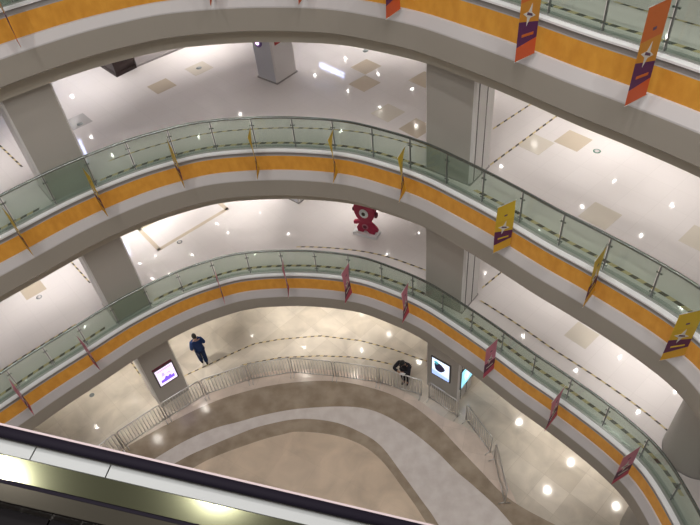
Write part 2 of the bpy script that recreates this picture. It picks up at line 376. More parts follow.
# ------------------------------------------------------------------ banners hung from the balcony edges
def banner_mats(tag_, top, mid, purple, low):
    return [mat('banner_%s_%d' % (tag_, i), c, .6) for i, c in enumerate((top, mid, purple, low))] + [mat('banner_white', (.72, .70, .66), .6), mat('banner_ink', (.12, .06, .12), .6)]
BM = {'a': banner_mats('orange', (.62, .15, .03), (.62, .27, .03), (.10, .02, .11), (.66, .11, .03)),
      'b': banner_mats('yellow', (.74, .50, .03), (.70, .45, .03), (.12, .02, .09), (.74, .42, .03)),
      'c': banner_mats('pink', (.70, .24, .33), (.66, .22, .33), (.12, .03, .10), (.55, .08, .16))}
def banner(z, q, d, h, zb, k, label, bow=0.):
    """cloth hung square to the edge; q = outer foot in plan, d = across vector, bow = how far its middle has swung (radians)"""
    d = Vector(d); w = d.length; q = Vector(q)
    t = empty('hanging_banner', (q.x, q.y, z + zb), label=label, cat='banner', group={'a': 'orange-red banners', 'b': 'yellow banners', 'c': 'pink banners'}[k] + ' hung along a balcony')
    def P(a, b, o=0.):
        an = bow*math.sin(math.pi*max(0, min(1, b))); c, s_ = math.cos(an), math.sin(an)
        u = Vector((d.x*c - d.y*s_, d.x*s_ + d.y*c)).normalized(); nn = Vector((-u.y, u.x))
        p = q + d*.5 + u*(a - .5)*w + nn*o; return (p.x, p.y, z + zb + b*h)
    def grid(edges, mi, mb, n=3):
        """a band of cloth between lower and upper heights (b0l,b0r)-(b1l,b1r)"""
        (l0, r0_), (l1, r1_) = edges; V = []; th = .003
        for o in (-th, th):
            for i in range(n + 1):
                t_ = i/n
                for a in (0, .5, 1): V.append(P(a, (l0 + (l1-l0)*t_)*(1-a) + (r0_ + (r1_-r0_)*t_)*a, o))
        F = []; off = 3*(n + 1)
        for i in range(n):
            for j in range(2):
                c = 3*i + j; F.append([c, c+1, c+4, c+3]); F.append([off+c+3, off+c+4, off+c+1, off+c])
            for c in (3*i,): F.append([c, c+3, off+c+3, off+c])
            for c in (3*i+2,): F.append([c+3, c, off+c, off+c+3])
        mb.add(V, F, mi)
    mb = MB()
    grid(((0, 0), (.20, .17)), 3, mb, 2); grid(((.20, .17), (.38, .46)), 2, mb, 3); grid(((.38, .46), (.66, .66)), 1, mb, 5); grid(((.66, .66), (1, 1)), 0, mb, 5)
    def patch(poly, mi, o=.0):
        th = .004 + o; n = len(poly)
        mb.add([P(a, b, -th) for a, b in poly] + [P(a, b, th) for a, b in poly], [list(range(n))[::-1], list(range(n, 2*n))] + [[i, (i+1) % n, n + (i+1) % n, n + i] for i in range(n)], mi)
    cx, cy = .52, .50
    star = []
    for i in range(8):
        r_ = .34 if i % 2 == 0 else .12; a = math.pi/4*i + .3; star.append((cx + r_*math.cos(a), cy + r_*math.sin(a)*w/h*1.2))
    patch(star, 4, .003)
    patch([(.36, .47), (.66, .51), (.64, .54), (.38, .50)], 5, .006)
    patch([(.20, .25), (.80, .27), (.80, .30), (.20, .28)], 4 if k == 'c' else 0, .003)
    patch([(.40, .74), (.56, .74), (.56, .77), (.40, .77)], 5, .003)
    mb.build('printed_cloth', BM[k], t)
    for b_ in (0, 1):
        mb = MB(); mb.tube([P(-.06, b_), P(1.03, b_)], .007, 6); mb.build('rod', M_steel, t)
SB = {'a': [((5.11,8.99),(-.44,-.25),0), ((3.78,10.76),(-.42,-.25),0), ((1.66,13.24),(-.35,-.40),.1), ((-.33,14.48),(-.14,-.45),.2), ((-2.44,14.96),(.0,-.46),.2), ((-6.63,13.88),(.2,-.38),-.1)],
      'b': [((6.33,7.19),(-.50,-.06),0), ((3.80,10.78),(-.44,-.19),-.1), ((5.21,9.07),(-.38,-.39),.06), ((1.69,13.27),(-.25,-.45),.32), ((-.04,14.39),(-.17,-.47),.34), ((-2.23,14.97),(-.06,-.50),.25), ((-4.47,14.88),(.16,-.42),.12), ((-6.54,13.97),(.26,-.38),.0), ((-8.25,12.72),(.29,-.36),0)],
      'c': [((6.33,7.19),(-.50,-.23),.0), ((5.11,9.04),(-.46,-.42),.12), ((3.80,10.78),(-.38,-.30),.0), ((1.69,13.27),(-.28,-.43),.2), ((-.04,14.39),(-.27,-.45),.2), ((-2.13,14.95),(-.03,-.48),.15), ((-4.36,14.91),(.09,-.42),0), ((-8.31,12.68),(.30,-.33),0), ((-9.95,11.38),(.25,-.40),0)]}
LB = {'a': ['large orange-red banner nearest the right edge on the topmost balcony', 'orange-red banner with purple band above the right column, topmost balcony', 'orange-red banner just left of the right column, cut by the top edge', 'narrow orange-red banner foot at the top edge above the pale back column', 'red banner tip at the top edge left of the centre', 'narrow orange-red banner seen edge-on in the top left corner'],
      'b': ['wide yellow banner with purple band at the right edge, middle balcony', 'yellow banner with purple band just right of the right column, middle balcony', 'slim yellow banner midway between the right column and the right edge, middle balcony', 'yellow banner above the crimson figure, just left of the right column', 'yellow banner third from the right column toward the left, middle balcony centre', 'slim yellow banner left of centre on the middle balcony, its tip turned', 'narrow yellow banner seen edge-on between the left column and the centre, middle balcony', 'narrow yellow banner seen edge-on beside the left column, middle balcony', 'faint edge-on banner leftmost on the middle balcony'],
      'c': ['pink banner nearest the round column at the lower right, lowest balcony', 'pink banner second from the round column, lowest balcony', 'pink banner to the right of the lit poster column, lowest balcony', 'pink banner above the person leaning on the barrier, lowest balcony', 'pink banner below the crimson figure, lowest balcony', 'slim pink banner left of centre on the lowest balcony', 'edge-on pink banner above the person in navy, lowest balcony', 'edge-on pink banner left of the left column, lowest balcony', 'leftmost edge-on pink banner on the lowest balcony']}
for k, z, h, zb in (('a', FA, 1.62, -.47), ('b', FB, 1.40, -.36), ('c', FC, 1.40, -.32)):
    for (q, d, bow), l in zip(SB[k], LB[k]): banner(z, q, d, h, zb, k, l, bow)

# ------------------------------------------------------------------ ceiling downlights (their mirror images shine in the polished floors)
DL = {FB: [(-11.07,25.62),(-10.46,23.45),(-9.56,22.26),(-8.44,20.79),(-7.64,19.59),(-4.54,22.36),(-5.21,21.38),(-3.67,22.65),(-.57,25.1),(.82,26.19),(2.07,24.58),(.71,23.46),(1.85,21.95),(3.42,25.75),(3.27,23.05),(3.03,20.41),(.23,20.66),(5.48,17.41),(6.9,18.43),(8.82,16.0),(7.42,14.94),(10.07,14.51),(8.66,13.4),(5.82,14.09),(7.21,12.35),(8.58,10.55),(-9.3,16.9),(-11.0,15.4),(-12.4,13.6)],
      FC: [(-9.95,21.45),(-9.35,21.87),(-8.22,20.41),(-8.85,20.03),(-6.65,20.21),(-8.18,19.05),(-5.17,21.36),(-5.7,22.05),(-7.47,19.18),(-6.99,17.85),(-10.52,16.82),(-10.02,15.91),(-3.77,22.47),(-2.5,20.84),(1.79,21.62),(3.04,19.96),(1.55,18.86),(-3.94,19.77),(-3.62,18.71),(-.03,18.36),(5.22,17.21),(5.83,13.94),(8.8,12.59),(10.03,11.06),(7.18,12.27),(8.57,10.45),(7.62,9.71),(-12.2,14.6)],
      G0: [(1.41,18.67),(-2.52,18.41),(.08,17.93),(.33,20.05),(-2.52,16.75),(-.31,16.55),(2.54,16.91),(-10.13,16.68),(-11.58,15.47),(-6.9,15.74),(-8.78,14.49),(6.07,13.41),(6.34,10.48),(7.56,11.47),(-5.0,19.5),(-7.2,18.2),(8.6,9.6)],
      FA: [(9.12,15.78),(7.3,13.4),(9.3,11.2),(5.6,15.4),(8.4,9.2),(2.6,19),(-1,20.5),(-5,20.2),(-9,18),(-11,15.4),(5.4,18),(-12.4,13.3)]}
lampd = {}
proto = None
POW = {FB: 60, FC: 60, G0: 66, FA: 52}
for z in (FB, FC, G0, FA):
    w = {FB: 'upper shopping floor', FC: 'lower shopping floor', G0: 'ground floor', FA: 'topmost floor'}[z]
    for (x, y) in DL[z]:
        if proto is None:
            proto = empty('ceiling_downlight', (0, 0, 0))
            mb = MB(); mb.tube([(0, 0, -.001), (0, 0, -.012)], .095, 20); mb.build('trim_ring', M_trim, proto)
            mb = MB(); mb.tube([(0, 0, -.012), (0, 0, -.016)], .050, 16); mb.build('lamp_lens', M_lens, proto)
            o = proto
        else: o = copy_tree(proto)
        o.location = (x, y, z + 3.198)
        tag(o, 'small round recessed downlight in the ceiling over the %s' % w, 'light', 'downlights over the %s' % w)
        if z not in lampd:
            l = bpy.data.lights.new('downlight_%d' % z, 'SPOT'); l.energy = POW[z]*2.9; l.color = (1, .955, .91) if z else (1, .92, .82)
            l.spot_size = R(82); l.spot_blend = 1; l.shadow_soft_size = .042; lampd[z] = l
        lo = bpy.data.objects.new('downlight_lamp', lampd[z]); C.objects.link(lo); lo.location = (x, y, z + 3.15)

# unseen disk lamps added above the atrium to brighten the void
l = bpy.data.lights.new('atrium_fill_lamp', 'AREA'); l.shape = 'DISK'; l.size = .22; l.energy = 190; l.color = (1, .96, .92); l.spread = R(150)
for ix in range(4):
    for iy in range(3):
        lo = bpy.data.objects.new('atrium_fill_lamp', l); C.objects.link(lo); lo.location = (-9 + 4.6*ix + .8*iy, -3 + 4.6*iy, 28)
W = bpy.data.worlds.new('World'); bpy.context.scene.world = W; W.use_nodes = True
W.node_tree.nodes['Background'].inputs[0].default_value = (1, .95, .90, 1); W.node_tree.nodes['Background'].inputs[1].default_value = .12

# ------------------------------------------------------------------ lit posters on the ground floor columns
def poster(colkey, side, u0, u1, z0, z1, label, style):
    t_, a, b, u, v = cols[colkey]
    o, d, n = (a, u, -v) if side == 'front' else (b, v, u)
    c = o + d*(u0 + u1)/2 + n*.02
    t = empty('poster_lightbox', (c.x, c.y, (z0 + z1)/2), label=label, cat='poster', group='lit posters on the columns')
    wd, hh = u1 - u0, z1 - z0; ang = math.atan2(d.y, d.x)
    def P(x, z, off): p = o + d*x + n*off; return (p.x, p.y, z)
    def slab(mb, x0, x1, za, zb_, o0, o1, mi=0):
        p = [o + d*x0 + n*o0, o + d*x1 + n*o0, o + d*x1 + n*o1, o + d*x0 + n*o1]; mb.prism([tuple(q) for q in p], za, zb_, mi)
    mb = MB(); slab(mb, u0 - .05, u1 + .05, z0 - .05, z1 + .05, 0.002, .035); mb.build('frame', M_screenframe, t)
    mb = MB(); slab(mb, u0, u1, z0, z1, .036, .040); mb.build('lit_panel', style[0], t)
    mb = MB(); 
    for poly, mi in style[1]:
        q = [(u0 + x*wd, z0 + y*hh) for x, y in poly]
        k = len(q); mb.add([P(x, z, .041) for x, z in q] + [P(x, z, .044) for x, z in q], [list(range(k))[::-1], list(range(k, 2*k))] + [[i, (i+1) % k, k + (i+1) % k, k + i] for i in range(k)], mi)
    mb.build('printed_picture', style[2], t)
def em(n, c, s=1.0): return mat(n, tuple(.5*x for x in c), .3, emit=c, es=s)
def blob(cx, cy, rx, ry, n=14, ph=0.): return [(cx + rx*math.cos(2*math.pi*i/n)*(1 + .15*math.sin(3*2*math.pi*i/n + ph)), cy + ry*math.sin(2*math.pi*i/n)) for i in range(n)]
st1 = (em('poster_white', (.90, .78, 1), 1.05), [([(.12, .14), (.88, .14), (.90, .34), (.74, .30), (.70, .44), (.56, .34), (.46, .46), (.34, .32), (.14, .30)], 0), ([(.26, .50), (.44, .52), (.42, .74), (.30, .72)], 1), ([(.50, .56), (.80, .50), (.72, .64)], 1), ([(.1, .86), (.9, .86), (.9, .91), (.1, .91)], 2)],
       [em('poster_violet', (.25, .12, .85), .9), em('poster_lilac', (.55, .45, 1), 1.), em('poster_pink', (.9, .35, .75), .9)])
poster(('L', G0), 'front', .33, 1.02, 1.12, 1.98, 'lit white and violet poster on the left ground floor column', st1)
st2 = (em('poster_blue_white', (.72, .82, 1), 1.2), [(blob(.42, .58, .30, .26, ph=1), 0), (blob(.25, .80, .12, .1), 1), ([(.0, .0), (1, 0), (1, .18), (.0, .3)], 2)],
       [em('poster_ink', (.015, .012, .06), .5), em('poster_teal', (.10, .55, .65), .9), em('poster_sky', (.4, .55, 1), 1.1)])
poster(('R', G0), 'front', .27, .98, 1.0, 1.93, 'lit pale blue poster with a dark shape on the right ground floor column', st2)
st3 = (em('poster_cyan', (.30, .75, .95), 1.1), [(blob(.5, .5, .3, .36, ph=.5), 0), (blob(.45, .42, .16, .2), 1)],
       [em('poster_pale_cyan', (.62, .78, 1), 1.1), em('poster_mauve', (.6, .45, .95), 1.)])
poster(('R', G0), 'side', .12, .90, .78, 1.74, 'lit cyan poster on the side face of the right ground floor column', st3)
mb = MB(); t_, a, b, u, v = cols['L', G0]
p = [a + u*.28 - v*.02, a + u*1.06 - v*.02, a + u*1.06, a + u*.28]; mb.prism([tuple(q) for q in p], 2.04, 2.11)
hd = mb.build('header_strip', mat('dark_red_strip', (.20, .03, .06), .5), t_)
# poster on the round ground floor column at the lower right
cdir = Vector((-8.0, -7.4)).normalized(); ca = math.atan2(cdir.y, cdir.x)
t = empty('poster_lightbox', (8.0 + cdir.x*.76, 7.4 + cdir.y*.76, 1.5), label='lit poster on the round column at the bottom right corner', cat='poster', group='lit posters on the columns')
for nm, r0, r1, z0, z1, half, m_ in (('frame', .732, .75, .95, 2.05, .52, M_screenframe), ('lit_panel', .752, .758, 1.0, 2.0, .47, em('poster_blue_white', (1, 1, 1))), ('printed_picture', .76, .764, 1.15, 1.45, .32, em('poster_pink', (1, 1, 1)))):
    mb = MB(); k = 10; A = [ca + .42 + (-half + 2*half*i/k) for i in range(k + 1)]
    V = [(8.0 + r*math.cos(x), 7.4 + r*math.sin(x), z) for z in (z0, z1) for r in (r0, r1) for x in A]; n = k + 1
    F = []
    for i in range(k): F += [[n+i, n+i+1, 3*n+i+1, 3*n+i], [i+1, i, 2*n+i, 2*n+i+1], [i, i+1, n+i+1, n+i], [3*n+i, 3*n+i+1, 2*n+i+1, 2*n+i]]
    F += [[0, n, 3*n, 2*n], [n-1, 2*n-1+0, 4*n-1, 3*n-1]]
    mb.add(V, F); mb.build(nm, m_, t)

# ------------------------------------------------------------------ steel crowd barriers
def barrier_proto(w):
    t = empty('crowd_barrier', (0, 0, 0)); h = 1.08
    mb = MB(); r = .10; pts = [(-w/2, 0, .12), (-w/2, 0, h - r)]
    pts += [(-w/2 + r - r*math.cos(a), 0, h - r + r*math.sin(a)) for a in (R(30), R(60), R(90))]
    pts += [(w/2 - r + r*math.sin(a), 0, h - r + r*math.cos(a)) for a in (0, R(30), R(60), R(90))]
    pts += [(w/2, 0, .12)]; mb.tube(pts, .025, 8); mb.tube([(-w/2, 0, .16), (w/2, 0, .16)], .017, 8); mb.build('outer_frame', M_steel, t)
    nb = 13
    for i in range(nb):
        x = -w/2 + w*(i + 1)/(nb + 1); mb = MB(); mb.tube([(x, 0, .16), (x, 0, h - .015)], .012, 6); mb.build('upright_bar', M_steel, t)
    for x in (-w/2 + .04, w/2 - .04):
        mb = MB(); mb.tube([(x, -.19, .018), (x, -.14, .06), (x, 0, .13), (x, .14, .06), (x, .19, .018)], .016, 6); f_ = mb.build('foot', M_steel, t)
    return t
JT = [(-10.35,11.05),(-8.78,12.38),(-7.36,13.36),(-6.0,14.2),(-4.3,14.66),(-2.68,14.76),(-1.06,14.36),(.56,13.86),(2.08,13.08)]
JT2 = [((2.27,13.0),(3.2,12.02)), ((3.42,11.95),(4.0,10.52)), ((4.06,10.38),(4.02,8.72))]
BL_ = ['steel crowd barrier partly hidden by the escalator at the lower left', 'steel crowd barrier second from the escalator at the lower left', 'steel crowd barrier in front of the left column with the violet poster', 'steel crowd barrier between the left column and the person in navy', 'steel crowd barrier fifth from the escalator', 'steel crowd barrier at the centre of the curved row', 'steel crowd barrier just right of the centre of the row', 'steel crowd barrier the person in black leans on', 'steel crowd barrier in front of the right column with the blue poster', 'steel crowd barrier running downward from the right column', 'last steel crowd barrier of the row at the lower right']
segs = [(Vector(a), Vector(b)) for a, b in zip(JT, JT[1:])] + [(Vector(a), Vector(b)) for a, b in JT2]
bp = barrier_proto(1.6); done = [False]
for (a, b), l in zip(segs, BL_):
    d = b - a; o = copy_tree(bp) if done[0] else bp; done[0] = True
    c = (a + b)/2; o.location = (c.x, c.y, .011); o.rotation_euler = (0, 0, math.atan2(d.y, d.x))
    o.scale = ((d.length - .09)/1.6, 1, 1)
    tag(o, l, 'barrier', 'steel crowd barriers on the ground floor')

# ------------------------------------------------------------------ people
def skinned(name, verts, edges, radii, m, parent, sub=2):
    me = bpy.data.meshes.new(name); me.from_pydata(verts, edges, []); o = bpy.data.objects.new(name, me); C.objects.link(o)
    me.materials.append(m); o.parent = parent
    md = o.modifiers.new('skin', 'SKIN'); md.use_smooth_shade = True
    if not me.skin_vertices: 
        bm = bmesh.new(); bm.from_mesh(me); bm.verts.layers.skin.verify(); bm.to_mesh(me); bm.free()
    for i, r in enumerate(radii): me.skin_vertices[0].data[i].radius = r if isinstance(r, tuple) else (r, r)
    me.skin_vertices[0].data[0].use_root = True
    md2 = o.modifiers.new('sub', 'SUBSURF'); md2.levels = sub; md2.render_levels = sub
    return o
def uvs(mb, c, rx, ry, rz, mi=0, n=16, mrows=10, lo=-90, hi=90, fn=None):
    V = []; F = []
    for i in range(mrows + 1):
        la = R(lo + (hi - lo)*i/mrows)
        for k in range(n):
            lo_ = 2*math.pi*k/n; x, y, z = math.cos(la)*math.cos(lo_), math.cos(la)*math.sin(lo_), math.sin(la)
            p = Vector((c[0] + rx*x, c[1] + ry*y, c[2] + rz*z)); V.append(fn(p) if fn else p)
    for i in range(mrows):
        for k in range(n): F.append([i*n + k, i*n + (k+1) % n, (i+1)*n + (k+1) % n, (i+1)*n + k])
    mb.add(V, F, mi, True)
def hand(parent, wrist, fwd, palm, m):
    """five bent fingers on a palm; fwd = pointing direction, palm = palm normal"""
    w = Vector(wrist); f = Vector(fwd).normalized(); pn = Vector(palm).normalized(); s = f.cross(pn).normalized()
    V = [tuple(w), tuple(w + f*.045), tuple(w + f*.085)]; Eg = [(0, 1), (1, 2)]; Rr = [(.026, .018), (.036, .016), (.036, .014)]
    for i, (o_, ln) in enumerate(((-.030, .060), (-.010, .072), (.010, .078), (.029, .068))):
        b = w + f*.085 + s*o_; i0 = len(V); V += [tuple(b), tuple(b + f*ln*.5 + pn*.012), tuple(b + f*ln*.85 + pn*.040)]
        Eg += [(2, i0), (i0, i0 + 1), (i0 + 1, i0 + 2)]; Rr += [.010, .009, .007]
    b = w + f*.03 + s*.038; i0 = len(V); V += [tuple(b), tuple(b + f*.03 + s*.022 + pn*.012), tuple(b + f*.06 + s*.022 + pn*.03)]
    Eg += [(1, i0), (i0, i0 + 1), (i0 + 1, i0 + 2)]; Rr += [.013, .011, .008]
    return V, Eg, Rr
def person(loc, rz, J, label, m_top, m_leg, hairstyle='short'):
    """J: joints in body space, facing +y"""
    t = empty('person', loc, rz, label=label, cat='person')
    V = []; Eg = []; Rr = []
    def add(p, r, link=None):
        V.append(tuple(p)); Rr.append(r)
        if link is not None: Eg.append((link, len(V) - 1))
        return len(V) - 1
    pel = add(J['pelvis'], (.150, .115))
    sp = add(J['waist'], (.140, .105), pel); ch = add(J['chest'], (.175, .120), sp); nk0 = add(J['neckbase'], (.085, .075), ch)
    nk = add(J['neck'], .052, nk0); hd = add(J['head'], .070, nk)
    ends = {}
    for sd in ('l', 'r'):
        hip = add(J['hip_' + sd], .105, pel); kn = add(J['knee_' + sd], .066, hip); an = add(J['ankle_' + sd], .045, kn); ends['a' + sd] = J['ankle_' + sd]
        to = add(J['toe_' + sd], .036, an)
        sh = add(J['sho_' + sd], .072, ch); el = add(J['elb_' + sd], .050, sh); wr = add(J['wri_' + sd], .034, el)
        Vh, Eh, Rh = hand(t, J['wri_' + sd], Vector(J['wri_' + sd]) - Vector(J['elb_' + sd]), J.get('palm_' + sd, (1 if sd == 'l' else -1, 0, 0)), M_skin)
        o0 = len(V); V += Vh[1:]; Rr += Rh[1:]
        Eg += [(wr if a == 0 else o0 + a - 1, wr if b == 0 else o0 + b - 1) for a, b in Eh]
    body = skinned('body', V, Eg, Rr, M_skin, t, 2)
    # clothing laid over the same skeleton
    def cloth(nm, chain, m):
        v = [J[a] if isinstance(a, str) else a for a, _ in chain['v']]
        return skinned(nm, [tuple(x) for x in v], chain['e'], [r for _, r in chain['v']], m, t, 2)
    jv = [('waist', (.182, .142)), ('pelvis', (.192, .155)), ('chest', (.212, .150)), ('neckbase', (.105, .09)), (Vector(J['pelvis']) + Vector((0, 0, -.10)), (.190, .155))]
    je = [(0, 1), (0, 2), (2, 3), (1, 4)]
    for sd in ('l', 'r'):
        i = len(jv); w_ = Vector(J['elb_' + sd]).lerp(Vector(J['wri_' + sd]), .92)
        jv += [('sho_' + sd, .092), ('elb_' + sd, .070), (w_, .052)]; je += [(2, i), (i, i + 1), (i + 1, i + 2)]
    cloth('jacket', {'v': jv, 'e': je}, m_top)
    tv = [(Vector(J['pelvis']) + Vector((0, 0, -.02)), (.165, .130))]; te = []
    for sd in ('l', 'r'):
        i = len(tv); tv += [('hip_' + sd, .125), ('knee_' + sd, .096), (Vector(J['knee_' + sd]).lerp(Vector(J['ankle_' + sd]), 1.0) + Vector((0, 0, -.02)), .082)]; te += [(0, i), (i, i + 1), (i + 1, i + 2)]
    cloth('trousers', {'v': tv, 'e': te}, m_leg)
    for sd in ('l', 'r'):
        a, b = Vector(J['ankle_' + sd]), Vector(J['toe_' + sd]); d = (b - a); d.z = 0; d.normalize(); z0 = .0
        mb = MB(); c = Vector((a.x, a.y, 0)) + d*.06; lift = a.z - .09
        def sh_(p, c=c, d=d, l=lift):
            q = p - c; return c + Vector((q.x*d.y + q.y*d.x, -q.x*d.x + q.y*d.y, max(q.z, 0))) + Vector((0, 0, max(0, l)))
        uvs(mb, tuple(c), .050, .145, .085, fn=sh_); mb.build('shoe', M_shoe, t, world=False)
    # head with face and hair
    H = Vector(J['head']); look = Vector(J['look']).normalized(); rt = look.cross(Vector((0, 0, 1))).normalized(); upv = rt.cross(look)
    def hs(x, y, z): return H + rt*x + look*y + upv*z
    def hfn(p): return hs(p.x, p.y*(1.0 + (.10 if p.z < -.02 and p.y > 0 else 0)), p.z)
    mb = MB(); uvs(mb, (0, 0, 0), .076, .094, .115, fn=lambda p: hfn(Vector((p.x*(1 - .25*max(0, -p.z)/.115), p.y, p.z))))
    uvs(mb, (0, 0, 0), .013, .020, .022, fn=lambda p: hs(p.x, .098 + p.y, p.z - .015), n=8, mrows=6)
    for sg in (-1, 1): uvs(mb, (0, 0, 0), .010, .018, .030, fn=lambda p, sg=sg: hs(p.x + sg*.078, p.y, p.z), n=8, mrows=6)
    hd_ = mb.build('head', M_skin, t, world=False)
    mb = MB()
    for sg in (-1, 1): uvs(mb, (0, 0, 0), .011, .006, .006, fn=lambda p, sg=sg: hs(p.x + sg*.030, .088 + p.y, p.z + .012), n=8, mrows=6)
    mb.build('eyes', M_hair, hd_, world=False)
    mb = MB(); uvs(mb, (0, 0, 0), .022, .006, .006, fn=lambda p: hs(p.x, .090 + p.y, p.z - .052), n=8, mrows=6); mb.build('mouth', mat('lips', (.30, .10, .09), .5), hd_, world=False)
    mb = MB(); g = 1.13 if hairstyle == 'short' else 1.22
    def hr(p):
        y = p.y - .014
        if y > .03 and p.z < .045: y = .03
        zz = p.z + .010
        if hairstyle != 'short' and y < .0 and p.z < 0: zz -= .05
        return hs(p.x, y, zz)
    uvs(mb, (0, 0, 0), .078*g, .092*g, .112*g, n=20, mrows=14, lo=-48, hi=90, fn=hr); mb.build('hair', M_hair, t, world=False)
    return t
# man in navy walking away to the upper left, seen from behind
Jw = dict(pelvis=(0, 0, .93), waist=(0, .01, 1.10), chest=(0, .02, 1.30), neckbase=(0, .02, 1.44), neck=(0, .03, 1.50), head=(0, .05, 1.615), look=(0, 1, -.12),
          hip_l=(-.09, 0, .86), knee_l=(-.09, .10, .50), ankle_l=(-.07, .06, .10), toe_l=(-.08, .21, .04),
          hip_r=(.09, 0, .86), knee_r=(.09, .03, .49), ankle_r=(.07, -.12, .11), toe_r=(.08, .02, .04),
          sho_l=(-.19, .01, 1.38), elb_l=(-.27, -.04, 1.11), wri_l=(-.24, .10, .90), sho_r=(.19, .01, 1.38), elb_r=(.27, .0, 1.11), wri_r=(.24, .16, .93))
person((-6.20, 15.84, .002), R(28), Jw, 'person in a navy blue jacket and dark trousers walking on the ground floor', M_navy, M_navy2)
# person leaning on the barrier, facing the atrium, looking down at something white
Jb_ = dict(pelvis=(0, -.10, .90), waist=(0, -.04, 1.07), chest=(0, .06, 1.28), neckbase=(0, .13, 1.41), neck=(0, .16, 1.46), head=(0, .22, 1.56), look=(0, 1, -.8),
           hip_l=(-.10, -.10, .84), knee_l=(-.09, -.04, .47), ankle_l=(-.07, -.10, .09), toe_l=(-.08, .04, .04),
           hip_r=(.10, -.10, .84), knee_r=(.09, -.05, .47), ankle_r=(.07, -.10, .09), toe_r=(.08, .04, .04),
           sho_l=(-.18, .08, 1.35), elb_l=(-.27, .24, 1.15), wri_l=(-.05, .36, 1.20), sho_r=(.18, .08, 1.35), elb_r=(.33, .24, 1.15), wri_r=(.10, .36, 1.20),
           palm_l=(0, -.3, 1), palm_r=(0, -.3, 1))
bd = Vector(JT[8]) - Vector(JT[7]); bn = Vector((bd.y, -bd.x)).normalized()
pc = Vector(JT[7]).lerp(Vector(JT[8]),   .53) - bn*.36
person((pc.x, pc.y, .002), math.atan2(bn.y, bn.x) - math.pi/2, Jb_, 'person in black clothes leaning on a steel barrier and looking down', M_black, M_black, 'full')
mb = MB(); ph = pc + bn*.44 + Vector((bn.y, -bn.x))*-.08
q = Matrix.Rotation(math.atan2(bn.y, bn.x) - math.pi/2, 4, 'Z')
mb.box((0, 0, 0), .19, .15, .010); ob = mb.build('paper_sheet', M_white); ob.matrix_world = Matrix.Translation((ph.x, ph.y, 1.25)) @ q @ Matrix.Rotation(R(20), 4, 'X')
tag(ob, 'small white sheet held in the hands of the person in black', 'paper')

# ------------------------------------------------------------------ crimson standing figure on a white base, lower shopping floor
ba, bb = Vector((.23, 16.87)), Vector((1.02, 16.42)); bu = (bb - ba).normalized(); bv = Vector((-bu.y, bu.x))
t = empty('display_figure', (*((ba + bb)/2 + bv*.18), FC), math.atan2(bu.y, bu.x), label='crimson red cut-out figure with a round white disc on a white base, lower shopping floor', cat='figure')
def extr(name, polys, y0, y1, m, parent):
    mb = MB()
    for poly in polys:
        k = len(poly); mb.add([(x, y0, z) for x, z in poly] + [(x, y1, z) for x, z in poly], [list(range(k)), list(range(k, 2*k))[::-1]] + [[(i+1) % k, i, k + i, k + (i+1) % k] for i in range(k)])
    o = mb.build(name, m, parent, world=False); bv_ = o.modifiers.new('bevel', 'BEVEL'); bv_.width = .015; bv_.segments = 2; return o
mb = MB(); mb.box((0, 0, .06), .92, .38, .12); o = mb.build('base', M_white, t, world=False)
def ell(cx, cz, rx, rz, n=24): return [(cx + rx*math.cos(2*math.pi*i/n), cz + rz*math.sin(2*math.pi*i/n)) for i in range(n)]
extr('lower_body', [[(-.30,.12),(-.34,.30),(-.22,.52),(-.14,.66),(.14,.66),(.24,.50),(.36,.28),(.33,.12),(.14,.12),(.06,.22),(-.04,.22),(-.10,.12)]], -.09, .09, M_crim, t)
extr('arm', [[(-.14,.62),(-.30,.60),(-.46,.52),(-.45,.40),(-.34,.42),(-.20,.50)]], -.07, .05, M_crim, t)
extr('arm', [[(.14,.62),(.28,.54),(.42,.40),(.46,.26),(.36,.24),(.28,.36)]], -.07, .05, M_crim, t)
extr('head', [[(-.13,.64),(-.30,.80),(-.37,1.0),(-.38,1.25),(-.34,1.42),(.34,1.42),(.38,1.25),(.37,1.0),(.30,.80),(.13,.64)]], -.12, .12, M_crim, t)
extr('side_tab', [[(-.36,.98),(-.46,1.0),(-.47,1.12),(-.37,1.16)]], -.06, .06, M_dcrim, t)
extr('side_tab', [[(.36,.88),(.45,.90),(.46,1.06),(.37,1.08)]], -.06, .06, M_dcrim, t)
extr('round_disc', [ell(0, 1.04, .17, .19)], -.150, -.121, M_white, t)
extr('disc_centre', [ell(0, 1.04, .07, .08)], -.170, -.151, M_blk, t)
extr('chest_ring', [ell(0, .42, .12, .12)], -.115, -.091, mat('rose_foam', (.50, .16, .22), .5), t)
extr('chest_mark', [ell(0, .42, .07, .07)], -.130, -.116, M_dcrim, t)

# ------------------------------------------------------------------ small stickers on the floors
def sticker(x, y, z, m, label, ringed=False):
    t = empty('floor_sticker', (x, y, z), label=label, cat='sticker')
    mb = MB(); mb.tube([(x, y, z + .0005), (x, y, z + .004)], .10, 20); mb.build('disc', m, t)
    if ringed: mb = MB(); mb.tube([(x, y, z + .004), (x, y, z + .006)], .065, 20); mb.build('centre', M_tile, t)
M_gs = mat('green_sticker', (.06, .22, .14), .4); M_ds = mat('dark_sticker', (.24, .27, .27), .4)
sticker(6.78, 13.53, FB, M_gs, 'small green ring-shaped sticker on the floor near the upper right beige tile', True)
sticker(-7.83, 17.86, FB, M_ds, 'small dark sticker on the grey floor tile right of the left column')
sticker(-4.35, 20.6, FB, M_ds, 'small dark sticker in the middle of a pale beige tile')
sticker(1.34, 20.45, FB, M_ds, 'small dark sticker above the two stacked beige diamonds')
sticker(-10.62, 15.53, FC, M_ds, 'small dark sticker beside the far left beige tile, lower shopping floor', True)
sticker(-6.03, 17.51, FC, M_ds, 'small dark sticker inside the tan rectangle border', True)
sticker(-10.51, 14.88, G0, M_ds, 'small dark sticker on the ground floor at the lower left')

